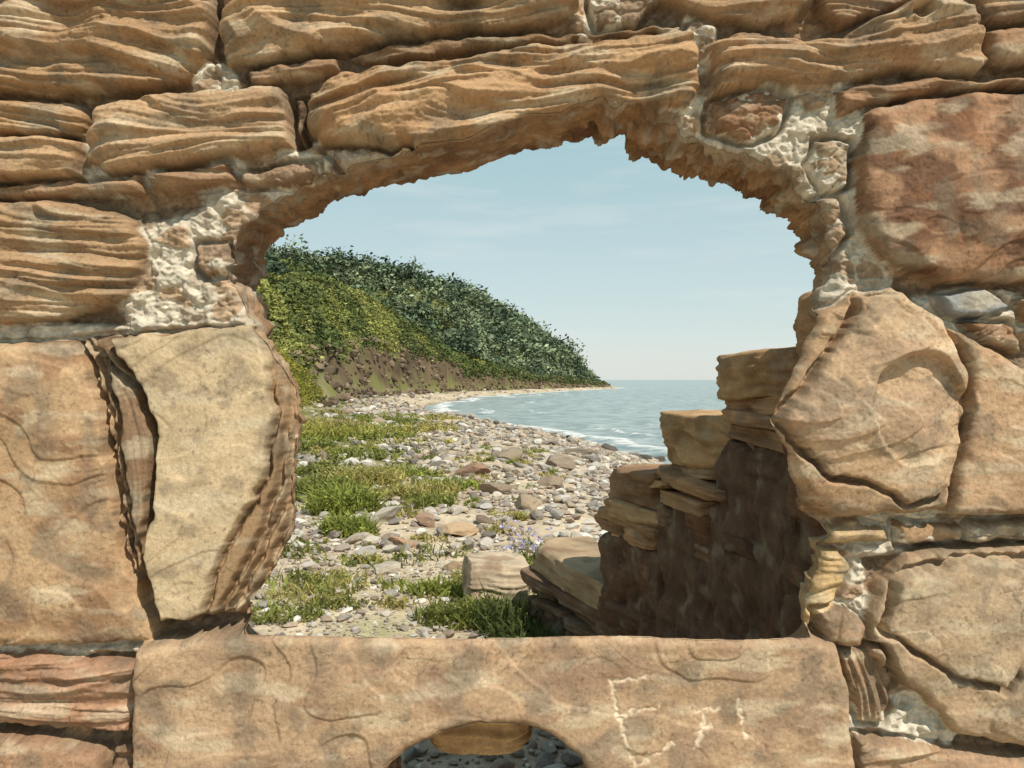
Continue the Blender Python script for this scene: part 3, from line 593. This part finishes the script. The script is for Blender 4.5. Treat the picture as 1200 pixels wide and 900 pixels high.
# ================================================================== RUINED PERPENDICULAR WALL
def nbox(c,dims,yaw,col,seed,strata=1.,n=18,rough=.02,pw=7,cut=.66,low_f=4.):
    Vs=[];Fs=[];o=0
    g=np.linspace(-1,1,n); a,b=np.meshgrid(g,g)
    for ax in range(3):
        for sg in(-1,1):
            p=np.zeros((n,n,3)); p[...,ax]=sg; p[...,(ax+1)%3]=a; p[...,(ax+2)%3]=b*sg
            Vs.append(p.reshape(-1,3)); Fs.append(gridfaces(n,n,o)); o+=n*n
    p=np.vstack(Vs); F=np.vstack(Fs)
    L=(np.abs(p)**pw).sum(1)**(1/pw); p=p/L[:,None]
    h=np.array(dims)/2; q=p*h; w=q+seed*1.7
    nrm=p/np.linalg.norm(p,axis=1)[:,None]
    r=np.random.default_rng(int(seed)); k1,k2,k3=r.uniform(-.14,.14,3)
    if cut<1:
        q=q+np.stack([k1*q[:,2],k2*q[:,2],k3*q[:,0]*.5],1)
        for _ in range(7):
            nn=r.normal(size=3)*np.array([1,1,.5]); nn/=np.linalg.norm(nn); sup=np.abs(nn)@h; cc_=sup*r.uniform(cut,.92); dd=q@nn; q=q-np.maximum(0,dd-cc_)[:,None]*nn*.9
    low=fbm3(w[:,0]*low_f,w[:,1]*low_f,w[:,2]*(low_f+1),3 if cut>=1 else 2,1); st=pn3(w[:,0]*2,w[:,1]*2,w[:,2]*36+1.5*low,3); s2=pn3(w[:,0]*5,w[:,1]*5,w[:,2]*85,5); fi=fbm3(w[:,0]*30,w[:,1]*30,w[:,2]*40,2,6)
    off=rough*(1.4*low+.30*fi)+strata*(.014*st+.007*s2)
    q=q+nrm*off[:,None]*np.array([1,1,.5])
    ca,sa=math.cos(yaw),math.sin(yaw)
    x=q[:,0]*ca-q[:,1]*sa+c[0]; y=q[:,0]*sa+q[:,1]*ca+c[1]
    cc=lin(col)*(1+.25*st+.35*low+.2*fi+.15*s2)[:,None]
    m=ss(.1,.5,fbm3(w[:,0]*7,w[:,1]*7,w[:,2]*7,3,8))[:,None]; cc=cc*(1-.45*m)+lin((124,78,52))*.45*m
    m=ss(.3,.6,fbm3(w[:,0]*9,w[:,1]*9,w[:,2]*9,4,11))[:,None]; cc=cc*(1-.4*m)+lin((176,158,134))*.4*m
    return np.stack([x,y,q[:,2]+c[2]],1),F,desat(cc,.12)*.84
path=np.array([(1.14,1.97),(.93,2.6),(.815,3.0),(.67,3.5),(.46,4.0),(.09,4.85)])
dp=np.diff(path,axis=0); pl=np.r_[0,np.cumsum(np.hypot(dp[:,0],dp[:,1]))]
def pp(s): return np.array([np.interp(s,pl,path[:,0]),np.interp(s,pl,path[:,1])])
tops=[1.90,1.70,1.44,1.14,.52]; TH=.5
parts=[]; ci=0
for i in range(5):
    zc=-.12; tp=tops[i]
    capz=rng.uniform(.11,.17)
    lv=[zc]
    while lv[-1]<tp-capz-.07:
        up=tp-lv[-1]<.46; lv.append(lv[-1]+(rng.uniform(.035,.08) if up else rng.uniform(.06,.22)))
    lv[-1]=min(lv[-1],tp-capz); lv.append(tp)
    for a0,a1 in zip(lv[:-1],lv[1:]):
        hh=a1-a0
        if hh<.02: continue
        up=tp-a0<.42; cap_=a1==tp
        s0_,s1_=pl[i],pl[i+1]
        nb=1 if (cap_ or (up and rng.random()<.7)) else 2 if up else int(rng.integers(1,4))
        cuts=np.r_[s0_-rng.uniform(0,.16),np.sort(rng.uniform(s0_+.06,s1_-.06,nb-1)),s1_+(rng.uniform(-.02,.02) if cap_ else rng.uniform(-.10,.04))]
        for j in range(nb):
            p0,p1=pp(max(0,cuts[j])),pp(cuts[j+1]); dr=p1-p0; L_=np.hypot(dr[0],dr[1])
            if L_<.05: continue
            dr=dr/L_; nr=np.array([dr[1],-dr[0]]); nr=nr if nr[0]>0 else -nr
            cl_=[(200,160,112),(186,144,102),(168,130,96)][rng.integers(3)] if up and tp>.6 else [(124,92,72),(110,84,66),(132,94,68),(98,78,62),(146,116,90)][rng.integers(5)]  # lower courses: brown rubble, with some of the base's shade painted into its colours
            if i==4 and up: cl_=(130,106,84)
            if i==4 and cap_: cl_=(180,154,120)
            ctr=(p0+p1)/2+nr*(TH/2+(rng.uniform(-.04,.03) if up else rng.uniform(-.02,.035)))
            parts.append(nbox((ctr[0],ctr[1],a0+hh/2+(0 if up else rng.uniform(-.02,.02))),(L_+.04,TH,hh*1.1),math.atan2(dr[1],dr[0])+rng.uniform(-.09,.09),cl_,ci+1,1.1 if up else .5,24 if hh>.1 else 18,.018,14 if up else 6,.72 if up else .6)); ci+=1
# continuous crumbling mortar/rubble mass that the lower stones are bedded in
for i in range(5):
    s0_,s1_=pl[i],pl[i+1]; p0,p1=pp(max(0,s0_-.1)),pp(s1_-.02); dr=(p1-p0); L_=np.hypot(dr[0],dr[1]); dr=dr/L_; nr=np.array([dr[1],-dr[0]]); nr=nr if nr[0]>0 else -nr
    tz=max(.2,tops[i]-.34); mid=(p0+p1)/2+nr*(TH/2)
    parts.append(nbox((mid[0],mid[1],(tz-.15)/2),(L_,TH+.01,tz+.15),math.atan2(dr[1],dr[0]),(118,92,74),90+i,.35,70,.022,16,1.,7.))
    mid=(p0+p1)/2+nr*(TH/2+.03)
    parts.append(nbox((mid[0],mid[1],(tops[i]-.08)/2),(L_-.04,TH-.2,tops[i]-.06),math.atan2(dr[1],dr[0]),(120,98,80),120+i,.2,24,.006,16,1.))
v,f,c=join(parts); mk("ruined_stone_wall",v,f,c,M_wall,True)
v,f,c=nbox((-.13,5.35,.14),(.46,.40,.34),.15,(194,174,146),200,.9,34,.014,12); mk("fallen_stone_block",v,f,c,M_wall,True)
v,f,c=nbox((-.085,1.93,.745),(.28,.24,.17),.03,(206,168,114),210,1.6,40,.012,3); mk("layered_arch_stone",v,f,c,M_wall,True,W)

# ================================================================== LIGHT, SKY, CAMERA
sd=Vector((.50,-.62,1.05)).normalized()
sun=bpy.data.lights.new("sun","SUN"); sun.energy=5.0; sun.angle=math.radians(.6); sun.color=(1,.925,.80)
so=bpy.data.objects.new("sun",sun); bpy.context.scene.collection.objects.link(so); so.rotation_euler=sd.to_track_quat('Z','Y').to_euler()
w=bpy.data.worlds.new("World"); bpy.context.scene.world=w; w.use_nodes=True; N=w.node_tree.nodes; L=w.node_tree.links
bg=N["Background"]; sk=N.new("ShaderNodeTexSky"); sk.sky_type='NISHITA'; sk.sun_disc=False
sk.sun_elevation=math.asin(sd.z); sk.sun_rotation=math.atan2(sd.x,sd.y); sk.air_density=1.0; sk.dust_density=.8; sk.ozone_density=1.0
tc=N.new("ShaderNodeTexCoord"); sp=N.new("ShaderNodeSeparateXYZ"); L.new(tc.outputs["Generated"],sp.inputs[0])
rp=N.new("ShaderNodeValToRGB"); el=rp.color_ramp.elements
el[0].position=0; el[0].color=(.66,.69,.66,1); el[1].position=1; el[1].color=(.16,.22,.25,1)
x_=el.new(.10); x_.color=(.54,.65,.64,1); x_=el.new(.36); x_.color=(.33,.52,.55,1)
L.new(sp.outputs[2],rp.inputs[0])
sc=N.new("ShaderNodeVectorMath"); sc.operation='SCALE'; sc.inputs[3].default_value=9.8; L.new(rp.outputs[0],sc.inputs[0])
hz=N.new("ShaderNodeMix"); hz.data_type='RGBA'; hz.inputs[0].default_value=.82; L.new(sk.outputs[0],hz.inputs[6]); L.new(sc.outputs[0],hz.inputs[7])
mp=N.new("ShaderNodeMapping"); mp.inputs["Scale"].default_value=(1.2,1.2,8); mp.inputs["Rotation"].default_value=(0,.12,0); L.new(tc.outputs["Generated"],mp.inputs[0])
no=N.new("ShaderNodeTexNoise"); no.inputs["Scale"].default_value=2.6; no.inputs["Detail"].default_value=7; no.inputs["Roughness"].default_value=.6; L.new(mp.outputs[0],no.inputs["Vector"])
mr=N.new("ShaderNodeMapRange"); mr.inputs[1].default_value=.50; mr.inputs[2].default_value=.8; mr.inputs[3].default_value=0; mr.inputs[4].default_value=.6; L.new(no.outputs["Fac"],mr.inputs[0])
mx=N.new("ShaderNodeMix"); mx.data_type='RGBA'; L.new(mr.outputs[0],mx.inputs[0]); L.new(hz.outputs[2],mx.inputs[6]); mx.inputs[7].default_value=(6.4,6.8,6.6,1)
L.new(mx.outputs[2],bg.inputs[0]); bg.inputs[1].default_value=.12
cam=bpy.data.cameras.new("camera"); cam.lens=26; cam.sensor_width=36; cam.clip_end=20000; cam.clip_start=.05
co=bpy.data.objects.new("camera",cam); bpy.context.scene.collection.objects.link(co); co.location=(0,0,CZ); co.rotation_euler=(math.radians(90-.33),0,0)
bpy.context.scene.camera=co
bpy.context.scene.view_settings.view_transform='Standard'; bpy.context.scene.view_settings.look='None'
